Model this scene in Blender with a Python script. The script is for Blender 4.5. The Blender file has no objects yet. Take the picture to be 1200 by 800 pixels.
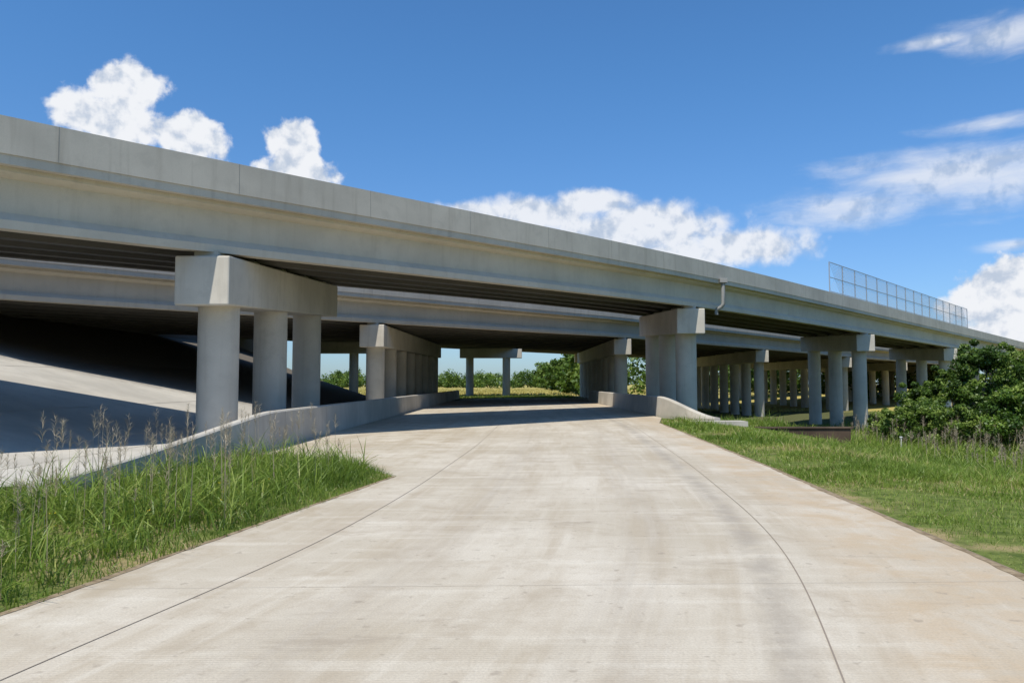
import bpy, math, random
import numpy as np
from mathutils import Vector, Matrix
random.seed(7); rng=np.random.default_rng(11)
S=bpy.context.scene
S.view_settings.view_transform='Standard'; S.view_settings.look='None'; S.view_settings.exposure=0
F=873.0; HOR=450.0; CAMZ=1.7
PITCH=math.atan(50/F)
# ---------------------------------------------------------------- helpers
def link(o,parent=None):
    S.collection.objects.link(o)
    if parent: o.parent=parent
    return o
def empty(name):
    e=bpy.data.objects.new(name,None); e.empty_display_size=.5; S.collection.objects.link(e); return e
def mesh_obj(name,verts,faces,mat,parent=None,smooth=False):
    m=bpy.data.meshes.new(name); m.from_pydata([tuple(v) for v in verts],[],faces); m.update()
    if mat: m.materials.append(mat)
    if smooth: m.polygons.foreach_set('use_smooth',[True]*len(m.polygons))
    return link(bpy.data.objects.new(name,m),parent)
def quads_obj(name,V,var,mat,parent=None,extra=None):
    nq=len(V)//4
    m=bpy.data.meshes.new(name)
    m.vertices.add(len(V)); m.vertices.foreach_set('co',V.astype(np.float32).ravel())
    m.loops.add(len(V)); m.loops.foreach_set('vertex_index',np.arange(len(V),dtype=np.int32))
    m.polygons.add(nq); m.polygons.foreach_set('loop_start',np.arange(0,len(V),4,dtype=np.int32))
    m.polygons.foreach_set('loop_total',np.full(nq,4,dtype=np.int32))
    a=m.attributes.new('var','FLOAT','POINT'); a.data.foreach_set('value',var.astype(np.float32))
    m.update(calc_edges=True); m.validate()
    m.materials.append(mat)
    return link(bpy.data.objects.new(name,m),parent)
class NT:
    def __init__(s,tree): s.t=tree; s.n=tree.nodes; s.l=tree.links
    def new(s,typ,**k):
        nd=s.n.new(typ)
        for a,b in k.items(): setattr(nd,a,b)
        return nd
    def set(s,sock,v):
        if isinstance(v,bpy.types.NodeSocket): s.l.new(v,sock)
        elif v is not None: sock.default_value=v
    def m(s,op,a,b=None,c=None,clamp=False):
        nd=s.new('ShaderNodeMath',operation=op,use_clamp=clamp)
        s.set(nd.inputs[0],a)
        if b is not None: s.set(nd.inputs[1],b)
        if c is not None: s.set(nd.inputs[2],c)
        return nd.outputs[0]
    def mix(s,f,a,b,blend='MIX'):
        nd=s.new('ShaderNodeMix',data_type='RGBA',blend_type=blend)
        s.set(nd.inputs[0],f)
        for k,v in ((6,a),(7,b)):
            if isinstance(v,(tuple,list)) and len(v)==3: v=tuple(v)+(1,)
            s.set(nd.inputs[k],v)
        return nd.outputs[2]
    def noise(s,vec,scale,detail=4,rough=.55,dist=0):
        nd=s.new('ShaderNodeTexNoise'); s.set(nd.inputs['Vector'],vec)
        nd.inputs['Scale'].default_value=scale; nd.inputs['Detail'].default_value=detail
        nd.inputs['Roughness'].default_value=rough; nd.inputs['Distortion'].default_value=dist
        return nd.outputs['Fac']
    def ramp(s,x,a,b,lo=0.,hi=1.,smooth=True):
        nd=s.new('ShaderNodeMapRange'); nd.interpolation_type='SMOOTHSTEP' if smooth else 'LINEAR'
        s.set(nd.inputs[0],x); s.set(nd.inputs[1],a); s.set(nd.inputs[2],b); s.set(nd.inputs[3],lo); s.set(nd.inputs[4],hi)
        return nd.outputs[0]
    def mapping(s,vec,scale=(1,1,1),loc=(0,0,0),rot=(0,0,0)):
        nd=s.new('ShaderNodeMapping'); s.set(nd.inputs[0],vec)
        nd.inputs['Scale'].default_value=scale; nd.inputs['Location'].default_value=loc; nd.inputs['Rotation'].default_value=rot
        return nd.outputs[0]
def mat(name):
    m=bpy.data.materials.new(name); m.use_nodes=True; m.node_tree.nodes.clear(); return m,NT(m.node_tree)
def finish(n,color,rough=.85,bump=None,bstr=.2,bdist=.02,spec=.3,metal=0):
    b=n.new('ShaderNodeBsdfPrincipled'); o=n.new('ShaderNodeOutputMaterial')
    n.set(b.inputs['Base Color'],color if not (isinstance(color,tuple) and len(color)==3) else color+(1,))
    n.set(b.inputs['Roughness'],rough); b.inputs['Specular IOR Level'].default_value=spec; b.inputs['Metallic'].default_value=metal
    if bump is not None:
        bp=n.new('ShaderNodeBump'); bp.inputs['Strength'].default_value=bstr; bp.inputs['Distance'].default_value=bdist
        n.set(bp.inputs['Height'],bump); n.l.new(bp.outputs[0],b.inputs['Normal'])
    n.l.new(b.outputs[0],o.inputs[0]); return b
def pos(n): return n.new('ShaderNodeNewGeometry').outputs['Position']
def sep(n,v):
    s=n.new('ShaderNodeSeparateXYZ'); n.l.new(v,s.inputs[0]); return s.outputs
def comb(n,x,y,z=0.):
    c=n.new('ShaderNodeCombineXYZ'); n.set(c.inputs[0],x); n.set(c.inputs[1],y); n.set(c.inputs[2],z); return c.outputs[0]
# ---------------------------------------------------------------- materials
def concrete(name,base,var=.12,streak=.25,tint=(.36,.31,.25),far=None,bump=True):
    m,n=mat(name); P=pos(n)
    big=n.noise(P,.35,3,.6); mid=n.noise(P,2.3,4,.65); fine=n.noise(P,38,1,.6)
    st=n.noise(n.mapping(P,(2.2,2.2,.18)),1.6,3,.6)
    d=tuple(c*(1-var*2) for c in base); l=tuple(min(1,c*(1+var)) for c in base)
    c=n.mix(n.ramp(big,.3,.7),d,l)
    c=n.mix(n.ramp(mid,.45,.75,0,.4),c,tuple(x*.76 for x in base))
    c=n.mix(n.ramp(st,.50,.75,0,streak),c,tint)
    c=n.mix(n.ramp(fine,.3,.7,0,.12),c,tuple(x*.6 for x in base))
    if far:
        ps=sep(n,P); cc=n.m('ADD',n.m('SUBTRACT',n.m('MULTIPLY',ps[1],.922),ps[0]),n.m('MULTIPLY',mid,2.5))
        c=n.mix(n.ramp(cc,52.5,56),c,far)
    finish(n,c,.88,fine if bump else None,.2,.008,.25); return m
M_conc=concrete('painted_concrete',(.60,.54,.44),.05,.25,(.42,.36,.27))
M_deck=concrete('barrier_concrete',(.575,.515,.425),.07,.35,(.36,.31,.24))
M_under=concrete('girder_concrete',(.135,.125,.11),.08,.2,(.09,.08,.06),bump=False)  # darkened copy of the concrete: shade under the decks put into its colour
M_col=concrete('column_concrete',(.56,.515,.435),.07,.32,(.36,.31,.24))
M_wall=concrete('wall_concrete',(.50,.46,.39),.1,.45)
M_pave=concrete('slope_concrete',(.52,.485,.42),.08,.1,far=(.15,.13,.105))  # far: shade beneath the second bridge, painted into the paving colour
M_joint,n=mat('joint_filler'); finish(n,(.25,.205,.16),.9)
M_joint1,n=mat('barrier_joint_filler'); finish(n,(.28,.26,.23),.9)
M_joint2,n=mat('joint_sealant'); finish(n,(.40,.355,.29),.9)
M_steel,n=mat('galvanised_steel'); finish(n,(.45,.46,.47),.45,metal=.6)
M_pipe,n=mat('pipe_grey'); finish(n,(.27,.265,.25),.7)
M_brown=concrete('weathered_headwall',(.11,.075,.05),.2,.4,(.06,.045,.035))
M_white,n=mat('white_post_paint'); finish(n,(.75,.75,.72),.5)
# road
M_road,n=mat('road_concrete')
uv=n.new('ShaderNodeUVMap'); uv.uv_map='UVMap'; U=uv.outputs[0]; us=sep(n,U); P=pos(n)
big=n.noise(P,.22,4,.6); mid=n.noise(P,1.3,6,.68,.4); fine=n.noise(P,55,2,.65)
strk=n.noise(n.mapping(U,(1.3,.12,1)),1.5,5,.62); strk2=n.noise(n.mapping(U,(5,.25,1)),1.5,4,.6)
cross=n.noise(n.mapping(U,(.3,2.6,1)),1.3,5,.6)
c=n.mix(n.ramp(big,.35,.65),(.465,.40,.30),(.60,.535,.43))
c=n.mix(n.ramp(strk,.42,.70,0,.75),c,(.41,.335,.235))
c=n.mix(n.ramp(strk2,.5,.75,0,.35),c,(.65,.59,.485))
c=n.mix(n.ramp(cross,.5,.70,0,.45),c,(.67,.61,.50))
c=n.mix(n.ramp(mid,.48,.74,0,.70),c,(.385,.315,.225))
mid2=n.noise(P,4.5,4,.7); c=n.mix(n.ramp(mid2,.52,.74,0,.45),c,(.40,.33,.24))
for cx in (-1.05,1.0):
    w=n.ramp(n.m('ABSOLUTE',n.m('SUBTRACT',us[0],cx)),0.,.6,.36,0.)
    c=n.mix(n.m('MULTIPLY',w,n.ramp(strk2,.3,.65)),c,(.37,.315,.245))
w=n.m('MULTIPLY',n.ramp(n.m('ABSOLUTE',n.m('SUBTRACT',us[0],2.12)),.0,.26,.6,0.),n.ramp(mid,.3,.6)); c=n.mix(w,c,(.31,.27,.22))
w=n.m('MULTIPLY',n.ramp(us[0],2.45,3.3),n.ramp(mid,.35,.65,.15,.85))
c=n.mix(w,c,(.49,.37,.235))
w=n.m('MULTIPLY',n.ramp(us[0],-2.6,-3.4),n.ramp(mid,.4,.7,0,.6)); c=n.mix(w,c,(.40,.32,.21))
sp=n.noise(P,7,2,.6); c=n.mix(n.ramp(sp,.63,.74,0,.5),c,(.27,.22,.165))
sc=n.noise(n.mapping(U,(.5,1.6,1),loc=(3.1,7.7,0)),.9,5,.7); c=n.mix(n.ramp(sc,.57,.70,0,.55),c,(.32,.26,.19))
c=n.mix(n.ramp(fine,.35,.7,0,.30),c,(.30,.255,.20))
tine=n.new('ShaderNodeTexWave'); tine.bands_direction='Y'; n.set(tine.inputs[0],U); tine.inputs['Scale'].default_value=9; tine.inputs['Distortion'].default_value=0
h=n.m('ADD',n.m('MULTIPLY',fine,.8),n.m('MULTIPLY',tine.outputs['Fac'],.3))
finish(n,c,.85,h,.35,.008,.3)
# ground
M_ground,n=mat('ground_grass_soil'); P=pos(n); ps=sep(n,P)
a=n.noise(P,.35,4,.6); b=n.noise(P,4,4,.7); f=n.noise(P,30,2,.7)
c=n.mix(n.ramp(b,.3,.7),(.07,.10,.02),(.17,.20,.05))
c=n.mix(n.ramp(a,.50,.62,0,.9),c,(.34,.26,.13))
c=n.mix(n.ramp(f,.45,.7,0,.4),c,(.05,.06,.018))
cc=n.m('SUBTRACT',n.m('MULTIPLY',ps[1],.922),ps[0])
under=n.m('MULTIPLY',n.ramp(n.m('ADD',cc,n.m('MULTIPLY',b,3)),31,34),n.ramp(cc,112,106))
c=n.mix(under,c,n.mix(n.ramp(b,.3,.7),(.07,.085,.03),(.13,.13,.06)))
fy=n.m('ADD',ps[1],n.m('MULTIPLY',a,20))
c=n.mix(n.ramp(fy,118,126),c,n.mix(n.ramp(b,.3,.7),(.34,.28,.08),(.45,.38,.13)))
finish(n,c,.95,f,.5,.03,.1)
M_dirt,n=mat('edge_dirt'); P=pos(n); b=n.noise(P,6,4,.7); finish(n,n.mix(n.ramp(b,.3,.7),(.16,.11,.06),(.34,.26,.16)),.95)
def leafmat(name,stops,transl=.3,tl=(.2,.3,.03)):
    m,n=mat(name)
    at=n.new('ShaderNodeAttribute'); at.attribute_name='var'
    cr=n.new('ShaderNodeValToRGB'); n.l.new(at.outputs['Fac'],cr.inputs[0])
    e=cr.color_ramp.elements; e[0].position=stops[0][0]; e[0].color=stops[0][1]+(1,); e[1].position=stops[-1][0]; e[1].color=stops[-1][1]+(1,)
    for p_,c_ in stops[1:-1]:
        k=e.new(p_); k.color=c_+(1,)
    c=cr.outputs[0]
    d=n.new('ShaderNodeBsdfDiffuse'); n.l.new(c,d.inputs['Color'])
    gl=n.new('ShaderNodeBsdfGlossy'); gl.inputs['Roughness'].default_value=.45; gl.inputs['Color'].default_value=(1,1,1,1)
    m0=n.new('ShaderNodeMixShader'); m0.inputs[0].default_value=.03; n.l.new(d.outputs[0],m0.inputs[1]); n.l.new(gl.outputs[0],m0.inputs[2])
    t=n.new('ShaderNodeBsdfTranslucent'); n.l.new(n.mix(.4,c,tl),t.inputs[0])
    mx=n.new('ShaderNodeMixShader'); mx.inputs[0].default_value=transl
    n.l.new(m0.outputs[0],mx.inputs[1]); n.l.new(t.outputs[0],mx.inputs[2])
    o=n.new('ShaderNodeOutputMaterial'); n.l.new(mx.outputs[0],o.inputs[0]); return m
M_grass=leafmat('grass_blades',[(0.,(.065,.115,.014)),(.45,(.15,.23,.03)),(.76,(.25,.32,.055)),(.9,(.40,.36,.13)),(1.,(.48,.39,.20))])
M_straw=leafmat('straw_grass',[(0.,(.34,.29,.08)),(.5,(.46,.39,.12)),(1.,(.55,.46,.19))],.2)
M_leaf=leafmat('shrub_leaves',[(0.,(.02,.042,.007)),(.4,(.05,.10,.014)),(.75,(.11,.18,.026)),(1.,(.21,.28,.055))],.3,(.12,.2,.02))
M_vine=leafmat('vine_leaves',[(0.,(.02,.045,.006)),(.4,(.06,.12,.015)),(.75,(.15,.24,.03)),(1.,(.27,.35,.07))],.28,(.12,.2,.02))
M_seed=leafmat('seed_heads',[(0.,(.26,.20,.13)),(1.,(.50,.43,.30))],.3,(.4,.3,.2))
M_flower=leafmat('yellow_flowers',[(0.,(.7,.45,.02)),(1.,(.8,.6,.03))],.2)
M_bark,n=mat('bark'); P=pos(n); finish(n,n.mix(n.noise(n.mapping(P,(6,6,1)),3),(.05,.04,.03),(.16,.13,.10)),.95)
# ---------------------------------------------------------------- layout curves (plan, metres)
def interp(tab,y): return np.interp(y,[t[0] for t in tab],[t[1] for t in tab])
def smoothtab(tab,k):
    yy=np.arange(-30,200,.25); v=np.interp(yy,[t[0] for t in tab],[t[1] for t in tab])
    ke=np.hanning(k); ke/=ke.sum(); v=np.convolve(np.pad(v,k//2,'edge'),ke,'valid')[:len(yy)]
    return list(zip(yy.tolist(),v.tolist()))
LE=[(-30,-10.),(5.5,-3.8),(9,-3.1),(14,-2.15),(16,-3.2),(18.4,-6.3),(90,-6.3),(200,-6.3)]
LJ=smoothtab([(-30,-9.),(4.4,-3.0),(7.4,-2.15),(12,-1.6),(21,-.96),(35,-.4),(60,0.),(200,.3)],31)
RJ=smoothtab([(-30,-2.5),(2,1.2),(4.24,1.85),(6.3,2.5),(8.7,3.0),(15.6,3.75),(29.7,4.9),(45,5.3),(200,5.4)],31)
RE=[(-30,1.0),(2,3.95),(6.45,4.5),(15,5.25),(25,5.95),(33,6.5),(38,7.6),(90,7.6)]
def road_extra(y): return np.where(y>72,((y-72)**2)*.012,0.)
D=np.array([.678,.735]); D/=np.linalg.norm(D); Nn=np.array([-D[1],D[0]])
def cof(X,Y): return .922*Y-X
def sm(x,a,b):
    t=np.clip((x-a)/(b-a),0,1); return t*t*(3-2*t)
def slope(X):
    t=np.maximum(0,-X-12.6); return np.where(t<9.4,.29*t,.29*9.4+(t-9.4)*.38)
def yfar(X): return 74+np.maximum(0,-14-X)*.5
def g(X,Y):
    X=np.asarray(X,float); Y=np.asarray(Y,float)
    z=-.04-2.3*sm(X,6.9,22.5)*(1-sm(Y,120,240))
    sl=np.where(Y>yfar(X),np.maximum(0,np.minimum(slope(X),6.0)-(Y-yfar(X))*.6),np.minimum(slope(X),6.0))
    front=cof(X,Y)
    sl=np.where(front<17,np.maximum(0,sl-(17-front)*.4),sl)
    z=z+sl
    pav=(X<-6.7)&(front>20.2)&(Y<yfar(X)-.6)&(X>-29.5)
    z=np.where(pav,z-.2,z)
    far=np.sqrt(X*X+Y*Y)
    z=z+.12*np.sin(X*.35+1)*np.cos(Y*.31)*sm(X,8,12)*(1-sm(far,80,200))
    z=z-.45*np.exp(-((X-14.6)/2.6)**4-((Y-36.4)/2.0)**4)+.55*np.exp(-((X-15.2)/3.4)**4-((Y-40.2)/1.9)**4)
    return z
xs=np.unique(np.concatenate([np.arange(-45,-12,1.),np.arange(-12,40,.5),np.arange(40,90,2.),[-3000,-1500,-800,-400,-200,-120,-80,-60,-52,110,150,220,400,800,1500,3000]]))
ys=np.unique(np.concatenate([np.arange(-6,110,1.),np.arange(33,43,.5),np.arange(110,260,8.),[-400,-150,-60,-30,-15,300,400,600,900,1500,2500,4000]]))
XX,YY=np.meshgrid(xs,ys); ZZ=g(XX,YY); nx=len(xs)
V=np.stack([XX.ravel(),YY.ravel(),ZZ.ravel()],1)
Fc=[(j*nx+i,j*nx+i+1,(j+1)*nx+i+1,(j+1)*nx+i) for j in range(len(ys)-1) for i in range(nx-1)]
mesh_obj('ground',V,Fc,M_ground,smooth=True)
# road
yr=np.unique(np.concatenate([np.arange(-12,20,.4),np.arange(20,112,1.)]))
V=[];UVs=[];Fc=[];K=13
for y in yr:
    e=float(road_extra(y)); l=float(interp(LE,y)); r=float(interp(RE,y)); lj=float(interp(LJ,y)); rj=float(interp(RJ,y)); xc=(lj+rj)/2; hw=(rj-lj)/2
    for k in range(K):
        x=l+(r-l)*k/(K-1); V.append((x+e,y,0.0)); UVs.append(((x-xc)/hw*2.4,y))
for j in range(len(yr)-1):
    for k in range(K-1): Fc.append((j*K+k,j*K+k+1,(j+1)*K+k+1,(j+1)*K+k))
road=mesh_obj('concrete_road',V,Fc,M_road)
uvl=road.data.uv_layers.new(name='UVMap')
for lp in road.data.loops: uvl.data[lp.index].uv=UVs[lp.vertex_index]
V=[];Fc=[]
for y in yr:
    e=float(road_extra(y))
    for x in (float(interp(LE,y)),float(interp(RE,y))): V+= [(x+e,y,0),(x+e,y,-.2)]
for j in range(len(yr)-1):
    a=j*4; Fc+=[(a,a+1,a+5,a+4),(a+2,a+6,a+7,a+3)]
mesh_obj('road_slab_edge',V,Fc,M_wall,road)
def strip(name,pts,w,z,m,parent):
    V=[];Fc=[]
    for i,p in enumerate(pts):
        a=np.array(pts[max(0,i-1)][:2]); b=np.array(pts[min(len(pts)-1,i+1)][:2]); t=(b-a)/np.linalg.norm(b-a); q=np.array([-t[1],t[0]])*w/2
        V+=[(p[0]-q[0],p[1]-q[1],z),(p[0]+q[0],p[1]+q[1],z)]
        if i: Fc.append((2*i-2,2*i-1,2*i+1,2*i))
    return mesh_obj(name,V,Fc,m,parent)
ysj=np.arange(-6,90,.25)
strip('joint_left',[(float(interp(LJ,y)+road_extra(y)),y) for y in ysj],.010,.004,M_joint,road)
strip('joint_right',[(float(interp(RJ,y)+road_extra(y)),y) for y in ysj],.011,.004,M_joint,road)
for i,y in enumerate(np.arange(-3.5,70,4.9)):
    l=float(interp(LE,y))+.02; r=float(interp(RE,y))-.02
    strip('joint_cross_%d'%i,[(l+(r-l)*k/12,y+.25*(k/12)) for k in range(13)],.004,.003,M_joint2,road)
def edge_soil(name,side,y0,y1,tab,sc=1.):
    V=[];Fc=[];yy=np.arange(y0,y1,.1)
    for i,y in enumerate(yy):
        x=float(interp(tab,y)); nz=max(0.,.35+.5*math.sin(y*1.7)*math.sin(y*.63+1)+.25*math.sin(y*9.7)*math.sin(y*5.1))
        i_=.005+sc*.07*nz
        V+=[(x-side*i_,y,.004),(x+side*.03,y,.006),(x+side*.2,y,-.05)]
        if i:
            a=3*(i-1); Fc+=[(a,a+1,a+4,a+3),(a+1,a+2,a+5,a+4)]
    mesh_obj(name,V,Fc,M_dirt,road)
edge_soil('edge_soil_right',1,-4,33,RE,1.); edge_soil('edge_soil_left',-1,-4,14,LE,.7)
# ---------------------------------------------------------------- slope paving
V=[];Fc=[];xsP=np.concatenate([np.arange(-30,-12.6,1.),[-12.6],np.arange(-12,-6.6,1.),[-6.62]]);NY=70
for x in xsP:
    y0=(19.6+x)/.922; y1=float(yfar(np.array(x)))
    for k in range(NY+1):
        y=y0+(y1-y0)*k/NY; V.append((x,y,float(min(slope(np.array(x)),6.0))+.03))
for i in range(len(xsP)-1):
    for k in range(NY):
        a=i*(NY+1)+k; Fc.append((a,a+NY+1,a+NY+2,a+1))
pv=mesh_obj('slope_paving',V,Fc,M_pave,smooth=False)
for i,x in enumerate((-10.,-15.5,-21.)):
    z=float(slope(np.array(x)))+.036
    strip('paving_joint_%d'%i,[(x,y) for y in np.arange((20+x)/.922,50,1.)],.03,z,M_joint2,pv)
mesh_obj('abutment_wall',[(-30,-5,5),(-30,92,5),(-30,92,8.2),(-30,-5,8.2),(-32,-5,5),(-32,92,5),(-32,92,8.2),(-32,-5,8.2)],[(0,1,2,3),(4,7,6,5),(3,2,6,7),(0,3,7,4),(1,5,6,2)],M_under)
# ---------------------------------------------------------------- bridge
def sweep(name,prof,sv,P0,zf,sup,m,parent,caps=True):
    V=[];Fc=[];k=len(prof)
    for s in sv:
        for p,dz in prof:
            X=P0[0]+D[0]*s+Nn[0]*p; Y=P0[1]+D[1]*s+Nn[1]*p
            V.append((X,Y,zf(s)+sup*p+dz))
    for j in range(len(sv)-1):
        for i in range(k):
            a=j*k+i;b=j*k+(i+1)%k; Fc.append((a,b,b+k,a+k))
    if caps: Fc.append(tuple(range(k))[::-1]); Fc.append(tuple((len(sv)-1)*k+i for i in range(k)))
    return mesh_obj(name,V,Fc,m,parent)
TOT=2.65
def girder_prof(pc,top,bot):
    return [(pc-.5,top),(pc-.5,top-.12),(pc-.12,top-.24),(pc-.10,bot+.42),(pc-.33,bot+.22),(pc-.33,bot),(pc+.33,bot),(pc+.33,bot+.22),(pc+.10,bot+.42),(pc+.12,top-.24),(pc+.5,top-.12),(pc+.5,top)]
def box(name,x0,x1,y0,y1,z0,z1,m,parent,bev=0.):
    V=[(x,y,z) for x in (x0,x1) for y in (y0,y1) for z in (z0,z1)]
    o=mesh_obj(name,V,[(0,1,3,2),(4,6,7,5),(0,4,5,1),(2,3,7,6),(0,2,6,4),(1,5,7,3)],m,parent)
    if bev:
        b=o.modifiers.new('b','BEVEL'); b.width=bev; b.segments=2
    return o
def column(name,x,y,z0,z1,r,m,parent,seg=32):
    V=[];Fc=[]
    for z in (z0,z1):
        for i in range(seg):
            a=2*math.pi*i/seg; V.append((x+r*math.cos(a),y+r*math.sin(a),z))
    for i in range(seg): Fc.append((i,(i+1)%seg,seg+(i+1)%seg,seg+i))
    return mesh_obj(name,V,Fc,m,parent,smooth=True)
def make_bridge(c,width,zf,sup,ng,s0,s1,bents,name='overpass_bridge'):
    E=empty(name); P0=(-c,0.)
    sv=np.arange(s0,s1+.1,3.0)
    sweep('deck_edge',[(0.03,-.915),(.03,-1.15),(.36,-1.15),(.36,-.915)],sv,P0,zf,sup,M_deck,E)
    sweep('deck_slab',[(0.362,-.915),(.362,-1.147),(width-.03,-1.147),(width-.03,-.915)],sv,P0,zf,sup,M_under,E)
    sweep('front_barrier',[(0,-.9),(.02,0),(.24,0),(.28,-.55),(.44,-.74),(.44,-.912),(0,-.912)],sv,P0,zf,sup,M_deck,E)
    W=width
    sweep('rear_barrier',[(W,-.9),(W-.02,0),(W-.24,0),(W-.28,-.55),(W-.44,-.74),(W-.44,-.912),(W,-.912)][::-1],sv,P0,zf,sup,M_deck,E)
    def s_of(X,Y): return (X+c)*D[0]+Y*D[1]
    def p_of(X,Y): return (X+c)*Nn[0]+Y*Nn[1]
    def bot(X,Y): return zf(s_of(X,Y))+sup*p_of(X,Y)-TOT
    gp=np.linspace(.85,width-.85,ng)
    for i,pc in enumerate(gp):
        cuts=[s0]
        if i>0:
            for bx in bents: cuts.append((bx+c-Nn[0]*pc)/D[0])
        cuts.append(s1); cuts=sorted(cuts)
        for j in range(len(cuts)-1):
            a,b=cuts[j]+.03,cuts[j+1]-.03
            if b-a<2: continue
            k=max(2,int((b-a)/3)+1)
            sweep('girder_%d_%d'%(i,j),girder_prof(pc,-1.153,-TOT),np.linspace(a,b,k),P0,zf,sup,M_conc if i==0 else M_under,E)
    k=0
    for s in np.arange(s0+2.3,s1,4.75):
        sweep('barrier_joint_%d'%k,[(-.003,-.9),(.017,.003),(.03,.003),(.02,-.9)],[s,s+.013],P0,zf,sup,M_joint1,E); k+=1
    return E,s_of,p_of,bot,P0
def bent(E,idx,x,y0,y1,bot,cols,r=.6,hw=.8,caph=1.45):
    zt=[bot(x,y0)-.14,bot(x,y1)-.14]
    V=[]
    for xx in (x-hw,x+hw):
        for y,z in ((y0,zt[0]),(y1,zt[1])):
            V+= [(xx,y,z-caph),(xx,y,z)]
    o=mesh_obj('pier_cap_%d'%idx,V,[(0,1,3,2),(4,6,7,5),(0,4,5,1),(2,3,7,6),(0,2,6,4),(1,5,7,3)],M_col,E)
    b=o.modifiers.new('b','BEVEL'); b.width=.05; b.segments=2
    for k,y in enumerate(cols):
        z=np.interp(y,[y0,y1],zt)-caph+.01
        column('pier_column_%d_%d'%(idx,k),x,y,float(g(x,y))-.4,float(z),r,M_col,E)
ZT=[(-10,7.55),(0,7.75),(17.5,8.07),(21.5,8.19),(27.7,8.40),(35,8.62),(42,8.78),(48.6,8.82),(60,8.78),(89,8.57),(120,8.45),(200,8.3)]
from numpy import interp as ni
zz=np.linspace(-10,200,800); zv=ni(zz,[t[0] for t in ZT],[t[1] for t in ZT]); ker=np.ones(25)/25; zv2=np.convolve(np.pad(zv,12,'edge'),ker,'valid')
zf1=lambda s: float(ni(s*D[1],zz,zv2))
c1=28.1
B1=[-9.0,10.2,30.7,51,71,91,111]; B2=[-9.0,10.2,30.4,50.5,70,90]
E1,s1f,p1f,bot1,P01=make_bridge(c1,11.2,zf1,.07,5,-6,240,B1)
def bent_run(E,bx,c,bot,idx,ylen,sp=4.9,caplead=.75,nc=3):
    y0=(c+bx)/.922+caplead
    bent(E,idx,bx,y0,y0+ylen,bot,[y0+1.35+k*sp for k in range(nc)])
    for k in range(5):
        y=y0+.55+k*(ylen-1.2)/4
        box('bearing_%d_%d'%(idx,k),bx-.35,bx+.35,y-.28,y+.28,bot(bx,y)-.2,bot(bx,y)+.02,M_col,E)
for i,bx in enumerate(B1): bent_run(E1,bx,c1,bot1,i,13.4 if i==0 else 12.6)
ZT2=[(-10,8.0),(33,8.12),(47,8.3),(67,8.65),(90,8.6),(120,8.4),(260,8.2)]
zf2=lambda s: float(ni(s*D[1],[t[0] for t in ZT2],[t[1] for t in ZT2]))
c2=52.3
E2,s2f,p2f,bot2,P02=make_bridge(c2,27,zf2,.012,11,0,250,B2)
for i,bx in enumerate(B2): bent_run(E2,bx,c2,bot2,i,38.5,sp=5.1,nc=8)
zf3=lambda s: 9.45
c3=96
E3,s3f,p3f,bot3,P03=make_bridge(c3,9,zf3,0,4,20,280,[])
for i,(bx,by) in enumerate([(-40,73),(-21.3,90),(-3.0,106),(15,126),(35,148),(55,170)]):
    box('pier_cap_%d'%i,bx-4.4,bx+4.4,by-.7,by+.7,5.4,6.78,M_col,E3,.05)
    for k in (-3.0,2.2): column('pier_column_%d_%d'%(i,int(k)),bx+k,by,float(g(bx+k,by))-.4,5.41,.55,M_col,E3)
def tube(name,pts,r,m,parent,seg=10):
    cu=bpy.data.curves.new(name,'CURVE'); cu.dimensions='3D'; sp=cu.splines.new('POLY'); sp.points.add(len(pts)-1)
    for q,p in zip(sp.points,pts): q.co=(*p,1)
    cu.bevel_depth=r; cu.bevel_resolution=3; cu.materials.append(m)
    return link(bpy.data.objects.new(name,cu),parent)
def bp(s,p,z,P0=P01,zf=zf1,sup=.07): return (P0[0]+D[0]*s+Nn[0]*p,P0[1]+D[1]*s+Nn[1]*p,zf(s)+sup*p+z)
sd=43.9/D[1]
tube('drain_pipe',[bp(sd,-.13,-.95),bp(sd,-.13,-1.7),bp(sd,-.13,-2.35),bp(sd-.02,-.02,-2.52),bp(sd-.05,.3,-2.68),bp(sd-.05,.3,-3.0)],.115,M_pipe,E1)
box('pipe_inlet_box',bp(sd,-.13,0)[0]-.22,bp(sd,-.13,0)[0]+.22,bp(sd,-.13,0)[1]-.2,bp(sd,-.13,0)[1]+.2,bp(sd,0,-1.12)[2],bp(sd,0,-.86)[2],M_pipe,E1,.02)
FE=empty('chain_link_fence')
sa,sb=57.2/D[1],93/D[1]; H=2.35
ps_=np.arange(sa,sb+.1,2.9)
for i,s in enumerate(ps_): tube('post_%d'%i,[bp(s,.13,-.02),bp(s,.13,H)],.045,M_steel,FE)
for i,z in enumerate((.08,H*.5,H)): tube('rail_%d'%i,[bp(s,.13,z) for s in np.linspace(ps_[0],ps_[-1],18)],.028,M_steel,FE)
wires=bpy.data.curves.new('wire_mesh','CURVE'); wires.dimensions='3D'; wires.bevel_depth=.008; wires.bevel_resolution=0
for s in np.arange(ps_[0],ps_[-1],.32):
    for sg in (1,-1):
        e=s+H
        if e>ps_[-1]: continue
        sp=wires.splines.new('POLY'); sp.points.add(1)
        a=bp(s if sg>0 else e,.13,.08); b=bp(e if sg>0 else s,.13,H)
        sp.points[0].co=(*a,1); sp.points[1].co=(*b,1)
wires.materials.append(M_steel); link(bpy.data.objects.new('wire_mesh',wires),FE)
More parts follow.
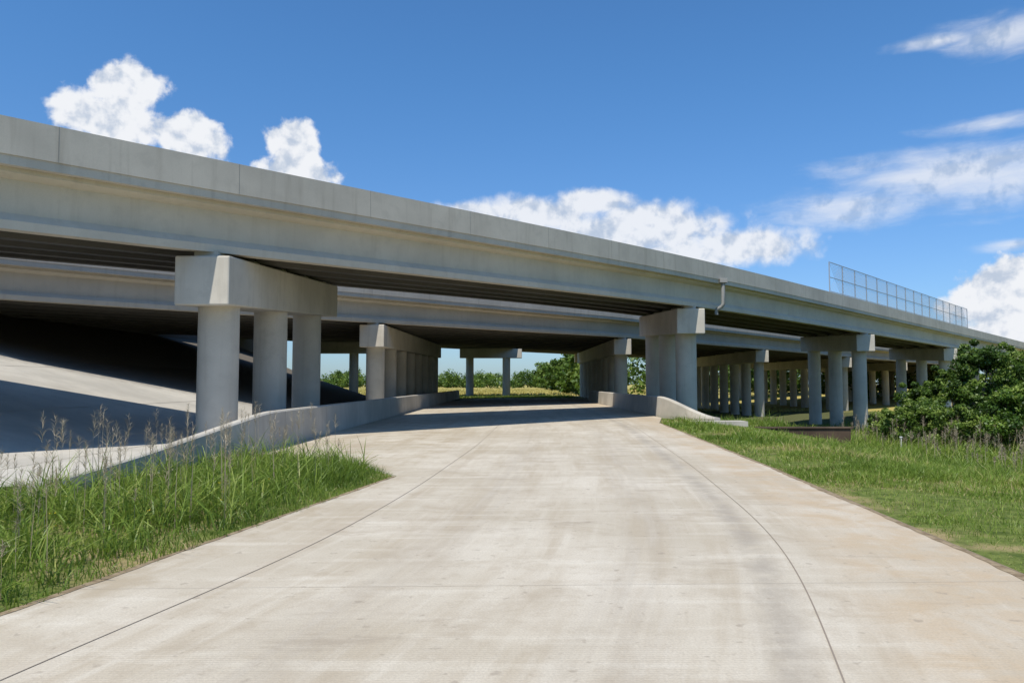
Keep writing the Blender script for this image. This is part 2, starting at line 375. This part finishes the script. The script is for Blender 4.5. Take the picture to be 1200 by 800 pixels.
# ---------------------------------------------------------------- low walls beside the road
def lowwall(name,pts,m,thick=.3):
    V=[];Fc=[]
    for i,(x,y,h,sg) in enumerate(pts):
        a=np.array(pts[max(0,i-1)][:2]);b=np.array(pts[min(len(pts)-1,i+1)][:2]);t=(b-a)/np.linalg.norm(b-a);q=np.array([-t[1],t[0]])*sg
        zb=-.5
        prof=[(0,zb),(0,.08),(.05,h*.98-.02),(.09,h),(thick-.04,h),(thick,h-.04),(thick,zb)]
        for o,z in prof: V.append((x+q[0]*o,y+q[1]*o,z))
    k=7
    for j in range(len(pts)-1):
        for i in range(k-1): Fc.append((j*k+i,j*k+i+1,(j+1)*k+i+1,(j+1)*k+i))
    Fc.append(tuple(range(k))); Fc.append(tuple((len(pts)-1)*k+i for i in range(k)))
    return mesh_obj(name,V,Fc,m)
def wh(y): return .20+.78*float(sm(y,11.0,20.5))
def wx(y): return -6.32-.75*float(1-sm(y,11,19))
L=[(wx(y),y,wh(y),1) for y in np.concatenate([np.arange(11.4,20,.5),np.arange(20,91,2.)])]
w1=lowwall('concrete_barrier_wall',L,M_wall)
R=[]
for y in np.concatenate([np.arange(34.6,42,.5),np.arange(42,84,2.)]):
    h=.15+.9*float(sm(y,34.6,40)); x=7.62+1.9*float(1-sm(y,33,41))+float(road_extra(y)); R.append((x,y,h,-1))
w2=lowwall('concrete_barrier_wall',R,M_wall,.35)
k=0
for y in np.arange(16.4,80,4.6):
    x=wx(y); h=wh(y)
    mesh_obj('wall_joint_%d'%k,[(x+.004,y,.02),(x+.004,y+.02,.02),(x-.046,y+.02,h-.03),(x-.046,y,h-.03)],[(0,1,2,3)],M_joint,w1); k+=1
box('concrete_mow_strip',8.2,10.6,33.6,34.6,-.5,.03,M_wall,None)
hw=empty('drainage_headwall')
box('wall_panel',12.5,17.2,38,38.3,-2.3,-.56,M_brown,hw,.02); box('coping',12.4,17.3,37.93,38.37,-.557,-.47,M_brown,hw,.02)
box('wing_left',12.1,12.4,36.2,38.3,-2.3,-.62,M_brown,hw,.02)
box('channel_floor',12.45,17.0,35.6,37.95,-2.3,-1.62,M_brown,hw,.02)
mp=empty('marker_post'); zz0=float(g(21.8,42)); box('post',21.78,21.86,42,42.08,zz0-.2,zz0+.95,M_white,mp,.01); box('cap',21.76,21.88,41.98,42.1,zz0+.953,zz0+1.02,M_white,mp,.01)
# ---------------------------------------------------------------- grass
def blades(name,P,h,w,matl,var,lean=.45,parent=None,nseg=3):
    N=len(P); a=rng.uniform(0,2*np.pi,N); wd=np.stack([np.cos(a),np.sin(a),np.zeros(N)],1)*w[:,None]*.5
    b=rng.uniform(0,2*np.pi,N); L=np.stack([np.cos(b),np.sin(b),np.zeros(N)],1)
    ln=(rng.uniform(.1,1,N)*lean)[:,None]; up=np.array([0,0,1.])[None]; hh=h[:,None]
    def pt(t): return P+L*hh*ln*(t**1.8)*1.3+up*hh*(t-.42*ln*t*t*1.2)
    ws=[1,.85,.6,.06] if nseg==3 else [1,.7,.06]; ts=np.linspace(0,1,len(ws))
    R=[(pt(t)-wd*q,pt(t)+wd*q) for t,q in zip(ts,ws)]
    Q=[]
    for i in range(len(R)-1): Q.append(np.stack([R[i][0],R[i][1],R[i+1][1],R[i+1][0]],1))
    Vv=np.stack(Q,1).reshape(-1,3)
    vv=np.repeat(var,(len(ws)-1)*4)
    return quads_obj(name,Vv,vv,matl,parent)
def pn(x,y,f=1.,s=0.):
    return .5+.18*(np.sin(x*1.3*f+s)+np.sin(y*1.7*f+1.3+s)+np.sin((x+y)*2.9*f+s*2)*.7+np.sin((x-y)*4.3*f+.7)*.5)
def wallx(y): return -6.4-.75*(1-sm(y,11,19))
N=80000; y=rng.uniform(1,18.6,N); x=rng.uniform(-14,-2,N)
inside=(x<interp(LE,y)+.02+.10*pn(x,y,3)-.05)&((x>wallx(y)+.05)|(cof(x,y)<19.3)|((y<11.4)&(cof(x,y)<19.6)))&(np.abs(x)<.72*np.maximum(y,0)+1.2)
x=x[inside];y=y[inside]
ed=np.abs(interp(LE,y)-x)
h=.09+.38*pn(x,y,1.1)*rng.uniform(.3,1.2,len(x))*np.clip(ed/.9,.2,1)+.18*np.clip((y-9)/5,0,1)*rng.uniform(0,1,len(x))*np.clip(ed/.5,.2,1)
h*=np.clip(.5+1.1*pn(x,y,2.1,4.),.35,1.6)*np.where(x-wallx(y)<1.2,.6,1.)
P=np.stack([x,y,g(x,y)-.01],1)
var=np.clip(pn(x,y,.9,2.)*.5+rng.uniform(-.05,.38,len(x))+(rng.uniform(0,1,len(x))>.93)*.35,0,1)
blades('grass',P,h,rng.uniform(.006,.014,len(x)),M_grass,var,.9)
def weeds(name,x,y,hs,seedfrac,wscale=1.,kk=9):
    W=empty(name); n_=len(x); k=kk
    xi=np.repeat(x,k)+rng.normal(0,.05,n_*k); yi=np.repeat(y,k)+rng.normal(0,.05,n_*k); hi=np.repeat(hs,k)*rng.uniform(.45,1.0,n_*k)
    blades('leaf_blades',np.stack([xi,yi,g(xi,yi)],1),hi,rng.uniform(.012,.024,n_*k)*wscale,M_grass,np.clip(rng.uniform(.3,.85,n_*k),0,1),1.1,W,nseg=3)
    sel=rng.uniform(0,1,n_)<seedfrac; sx,sy,sh=x[sel],y[sel],hs[sel]*1.35; ns=len(sx)
    blades('stalks',np.stack([sx,sy,g(sx,sy)],1),sh,np.full(ns,.009*wscale),M_seed,rng.uniform(.2,.8,ns),.05,W)
    k=26; f=np.tile(np.linspace(.74,1.0,k),ns); bx=np.repeat(sx,k); by=np.repeat(sy,k); bz=np.repeat(g(sx,sy),k)+np.repeat(sh,k)*f*.97
    blades('seed_heads',np.stack([bx,by,bz],1),np.repeat(sh,k)*.09*(1.25-f)*3+.02,np.full(ns*k,.006*wscale),M_seed,rng.uniform(0,1,ns*k),1.5,W,nseg=2)
y=np.concatenate([rng.uniform(8.5,18.2,360),rng.uniform(4.5,10,190)]); x=np.concatenate([wallx(y[:360])+rng.uniform(.1,3.9,360),rng.uniform(-9,-4.,190)])
ok=(x<interp(LE,y)-.3); x=x[ok];y=y[ok]
weeds('tall_weeds',x,y,rng.uniform(.4,1.05,len(x))*(1-.15*(y<9)),.42)
n_=3400; y=rng.uniform(24,52,n_); x=rng.uniform(.44,.78,n_)*y
ok=(x>16.0+.12*(40-y)+2.*np.sin(y*.9))&(rng.uniform(0,1,n_)<np.clip((x-14.5)/9,.1,1))&~((x<19)&(y>33)&(y<40)); x=x[ok];y=y[ok]
weeds('tall_weeds',x,y,rng.uniform(.45,1.3,len(x))*np.clip((x-11)/9,.45,1.35),.2,3.0,12)
n_=14; y=rng.uniform(5,12,n_); x=interp(LE,y)-rng.uniform(.5,3,n_); k=4
xi=np.repeat(x,k)+rng.normal(0,.015,n_*k); yi=np.repeat(y,k)+rng.normal(0,.015,n_*k); zi=g(xi,yi)+np.repeat(rng.uniform(.2,.35,n_),k)
blades('wild_flowers',np.stack([xi,yi,zi],1),np.full(n_*k,.018),np.full(n_*k,.014),M_flower,rng.uniform(0,1,n_*k),1.5,None,nseg=2)
# right verge
N=380000; rr=rng.uniform(0,1,N)**1.35*66+4.5
u=rng.uniform(.08,.76,N); y=rr; x=u*y
inside=(x>np.where(y<36,interp(RE,y),8.2)-.03+.10*pn(x,y,3))&~((y>33.4)&(y<34.8)&(x<10.7))&~((y>35.2)&(y<38.4)&(x>12.0)&(x<17.4))
patch=pn(x*.45,y*.45,1.,5.); patch2=pn(x*.9,y*.6,1.3,2.)
dens=np.where(cof(x,y)>34,.4,1.); dens*=np.where(patch>.66,.22,1.)*np.where(patch2>.76,.3,1.)*np.clip(2.2-y/40,.45,1)
inside&=rng.uniform(0,1,N)<dens
x=x[inside];y=y[inside]; sc=np.clip(y/10,.6,4.5)
ed=x-interp(RE,y); tuft=pn(x,y,2.3,3.)
h=(.05+.28*pn(x,y,.8)*tuft*rng.uniform(.3,1.7,len(x)))*np.clip(.6+y/28,.7,2.0)*np.clip(.5+ed/.6,.5,1.)*np.clip(.7+ed*.12,.7,2)
h=np.where((y>28)&(y<38)&(x>9)&(x<19),np.minimum(h,.16),h)
var=np.clip(pn(x*.6,y*.6,.9,1.)*.5+rng.uniform(-.02,.4,len(x))+(rng.uniform(0,1,len(x))>.86)*.32+(pn(x*.45,y*.45,1.,5.)>.60)*.25,0,1)
blades('grass',np.stack([x,y,g(x,y)-.01],1),h,rng.uniform(.006,.012,len(x))*sc,M_grass,var,.95,nseg=2)
N=26000; y=110+rng.uniform(0,1,N)**1.6*150; x=rng.uniform(-70,45,N)
blades('field_grass',np.stack([x,y,g(x,y)],1),rng.uniform(.2,.5,N),rng.uniform(.1,.25,N),M_straw,np.clip(pn(x*.2,y*.2)*.6+rng.uniform(0,.4,N),0,1),.5,nseg=2)
N=9000; y=rng.uniform(90,112,N); x=rng.uniform(-16,9,N)
blades('grass',np.stack([x,y,g(x,y)],1),rng.uniform(.1,.3,N),rng.uniform(.05,.12,N),M_grass,rng.uniform(.3,.9,N),.5,nseg=2)
# ---------------------------------------------------------------- shrubs / trees
def leaves(centers,rad,per,size,varbase):
    N=len(centers)*per
    C=np.repeat(centers,per,0); R=np.repeat(rad,per)
    d=rng.normal(0,1,(N,3)); d/=np.linalg.norm(d,axis=1)[:,None]; r=rng.uniform(.1,1.25,N)**.6
    P=C+d*(R*r)[:,None]*np.array([1,1,.8])
    a=rng.normal(0,1,(N,3)); a/=np.linalg.norm(a,axis=1)[:,None]; b=np.cross(a,d+rng.normal(0,.5,(N,3))); b/=np.maximum(np.linalg.norm(b,axis=1),1e-6)[:,None]
    s=(size*rng.uniform(.5,1.4,N))[:,None]
    Q=np.stack([P-a*s,P+b*s*.5,P+a*s,P-b*s*.5],1).reshape(-1,3)
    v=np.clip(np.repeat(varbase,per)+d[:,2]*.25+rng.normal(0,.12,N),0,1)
    return Q,np.repeat(v,4)
def tree(name,x,y,h,r,ncl,per,size,matl=None,vb=(.25,.85)):
    z0=float(g(x,y)); E=empty(name)
    cs=[];rs=[]
    for i in range(ncl):
        t=random.random()**.85; zz_=h*(.05+.9*t); prof=math.sqrt(max(.08,1-((t-.38)/.68)**2))
        a=random.uniform(0,6.283); rad=r*prof*random.uniform(.2,1)**.5*random.uniform(.7,1.25)
        cs.append((x+rad*math.cos(a),y+rad*math.sin(a),z0+zz_)); rs.append(r*random.uniform(.13,.34))
    for i in range(10):
        a=random.uniform(0,6.28); q=r*random.uniform(.05,.9); cs.append((x+q*math.cos(a),y+q*math.sin(a),z0+h*random.uniform(.86,1.06))); rs.append(r*random.uniform(.08,.17))
    cs=np.array(cs);rs=np.array(rs)
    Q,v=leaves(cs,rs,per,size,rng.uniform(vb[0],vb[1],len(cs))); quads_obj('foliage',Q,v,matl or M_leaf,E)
    tr=max(.06,h*.022)
    def cone(nm,a,b,ra,rb):
        a=Vector(a);b=Vector(b); d=(b-a).normalized(); u=d.orthogonal().normalized(); w=d.cross(u); V=[];Fc=[]
        for p,q in((a,ra),(b,rb)):
            for i in range(8): V.append(p+(u*math.cos(i*.785)+w*math.sin(i*.785))*q)
        for i in range(8): Fc.append((i,(i+1)%8,8+(i+1)%8,8+i))
        mesh_obj(nm,V,Fc,M_bark,E,True)
    cone('trunk',(x,y,z0-.2),(x,y,z0+h*.6),tr,tr*.5)
    for i in range(min(10,ncl)):
        c_=cs[i]; zb=z0+min(h*.55,max(.2*h,(c_[2]-z0)*.5)); cone('limb_%d'%i,(x,y,zb),tuple(c_),tr*.45,tr*.12)
    return E
def at(px,Y): return (px-600)/F*Y
for px,Y,h,r,nc in [(1150,50,6.5,2.1,95),(1200,52,6.3,2.5,95),(1118,54,5.0,1.8,60),(1245,50,6.6,2.8,60),(1085,56,3.9,1.9,44)]:
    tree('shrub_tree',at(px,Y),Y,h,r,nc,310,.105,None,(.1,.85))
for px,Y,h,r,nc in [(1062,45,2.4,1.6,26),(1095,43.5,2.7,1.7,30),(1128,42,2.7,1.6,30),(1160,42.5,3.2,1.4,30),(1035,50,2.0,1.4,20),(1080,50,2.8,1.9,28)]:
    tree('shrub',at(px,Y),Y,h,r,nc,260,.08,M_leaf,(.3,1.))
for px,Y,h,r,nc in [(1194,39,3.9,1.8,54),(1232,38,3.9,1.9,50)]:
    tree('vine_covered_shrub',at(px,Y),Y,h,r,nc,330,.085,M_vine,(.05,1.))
def mass(name,items,per,size):
    cs=[];rs=[];vb=[]
    for (x,y,h,r) in items:
        z0=float(g(x,y))
        for i in range(16):
            t=random.random(); a=random.uniform(0,6.28); q=r*random.uniform(.2,1)*math.sqrt(max(.05,1-(t-.35)**2*1.6))
            cs.append((x+q*math.cos(a),y+q*math.sin(a),z0+h*(.12+.8*t))); rs.append(r*random.uniform(.25,.42)); vb.append(random.uniform(.3,.85))
    Q,v=leaves(np.array(cs),np.array(rs),per,size,np.array(vb)); quads_obj(name,Q,v,M_leaf)
it=[]
for i in range(34):
    f=i/33; y=140+f*130; x=10+ f*2+random.uniform(-2,3)+ (1-f)*4; it.append((x,y,random.uniform(6.5,10),random.uniform(2.4,3.8)))
for i in range(150):
    y=random.uniform(320,420); it.append((random.uniform(-260,40),y,random.uniform(4,9.5),random.uniform(4,8)))
for i in range(70):
    y=random.uniform(150,230); it.append((random.uniform(24,190),y,random.uniform(7,11),random.uniform(4,6)))
mass('distant_trees',it,50,.5)
# ---------------------------------------------------------------- sun + sky
pp=.09
sv=Vector((-D[0]*.52+D[1]*pp,-D[1]*.52-D[0]*pp,.85)).normalized()
sun=bpy.data.lights.new('sun','SUN'); sun.energy=4.9; sun.angle=math.radians(.5); sun.color=(1,.95,.86)
so=link(bpy.data.objects.new('sun',sun)); so.rotation_euler=sv.to_track_quat('Z','Y').to_euler(); so.location=(0,0,50)
wd=bpy.data.worlds.new('World'); S.world=wd; wd.use_nodes=True; wd.node_tree.nodes.clear(); n=NT(wd.node_tree)
wd.cycles.sampling_method='MANUAL'; wd.cycles.sample_map_resolution=256
sky=n.new('ShaderNodeTexSky'); sky.sky_type='NISHITA'; sky.sun_disc=False; sky.sun_elevation=math.asin(sv.z)
sky.sun_rotation=math.atan2(sv.x,sv.y); sky.air_density=1.0; sky.dust_density=.6; sky.ozone_density=2.0
tc=n.new('ShaderNodeTexCoord'); Gv=tc.outputs['Generated']; s3=sep(n,Gv)
az=n.m('ARCTAN2',s3[0],s3[1]); el=n.m('ARCSINE',s3[2])
A=comb(n,az,el,0.)
nd=n.new('ShaderNodeTexNoise'); n.set(nd.inputs['Vector'],A); nd.inputs['Scale'].default_value=14; nd.inputs['Detail'].default_value=2
vm=n.new('ShaderNodeVectorMath',operation='MULTIPLY_ADD'); n.l.new(nd.outputs['Color'],vm.inputs[0]); vm.inputs[1].default_value=(.02,.02,0)
n.l.new(A,vm.inputs[2]); A2=vm.outputs[0]
fb=n.noise(A2,24,7,.55); fb_s=n.noise(n.mapping(A2,loc=(.006,-.012,0)),24,4,.55)
wisp=n.noise(n.mapping(A2,(.30,1.2,1),rot=(0,0,-.12)),20,7,.6)
def azel(px,py):
    u=(px-600)/F; v=(400-py)/F
    d=Vector((u,math.cos(PITCH)-v*math.sin(PITCH),math.sin(PITCH)+v*math.cos(PITCH))).normalized()
    return math.atan2(d.x,d.y),math.asin(d.z)
def blobset(bl):
    out=None
    for px,py,rx,ry in bl:
        a,e=azel(px-8,py+6)
        dx=n.m('DIVIDE',n.m('SUBTRACT',az,a),rx/F); dy=n.m('DIVIDE',n.m('SUBTRACT',el,e),ry/F)
        d=n.m('SUBTRACT',1.,n.m('SQRT',n.m('ADD',n.m('MULTIPLY',dx,dx),n.m('MULTIPLY',dy,dy))))
        out=d if out is None else n.m('SMOOTH_MAX',out,d,.15)
    return out
cum=blobset([(100,125,34,28),(165,98,44,32),(150,138,76,30),(228,156,50,32),(352,165,38,34),(354,192,54,24),(1190,325,46,36),(1175,352,60,28),(1205,378,60,34)])
lay=blobset([(630,246,120,26),(750,265,150,40),(880,282,100,26),(800,294,140,22),(700,232,70,20),(575,242,80,14)])
wis=blobset([(1120,195,160,42),(1000,232,110,30),(1195,205,110,40),(1188,32,80,28),(1110,42,60,10),(1195,280,40,10),(1170,140,90,14)])
dc=n.m('ADD',cum,n.m('MULTIPLY',n.m('SUBTRACT',fb,.48),1.7))
cov1=n.ramp(dc,.10,.42)
dl=n.m('ADD',lay,n.m('MULTIPLY',n.m('SUBTRACT',fb,.45),1.3)); cov2=n.ramp(dl,.05,.62,0,.92)
dw=n.m('ADD',wis,n.m('MULTIPLY',n.m('SUBTRACT',wisp,.5),2.0)); cov3=n.ramp(dw,.0,1.1,0,.75)
cov=n.m('MAXIMUM',cov1,n.m('MAXIMUM',cov2,cov3))
sh=n.ramp(n.m('MULTIPLY',n.m('SUBTRACT',fb,fb_s),2.6),-.42,.14)
BS=.125; K=1/BS
ccol=n.mix(sh,(.52*K,.60*K,.73*K),(.88*K,.90*K,.94*K))
tint=n.mix(n.ramp(el,0.,.45),(.60,.80,1.10),(.54,.95,1.28))
skc=n.mix(1.,sky.outputs[0],tint,'MULTIPLY')
col=n.mix(cov,skc,ccol)
bg=n.new('ShaderNodeBackground'); bg.inputs[1].default_value=BS; n.l.new(col,bg.inputs[0])
o=n.new('ShaderNodeOutputWorld'); n.l.new(bg.outputs[0],o.inputs[0])
# ---------------------------------------------------------------- camera
cam=bpy.data.cameras.new('camera'); cam.sensor_width=36; cam.lens=F/1200*36; cam.clip_end=8000; cam.clip_start=.1
co=link(bpy.data.objects.new('camera',cam)); co.location=(0,0,CAMZ); co.rotation_euler=(math.radians(90)+PITCH,0,0); S.camera=co
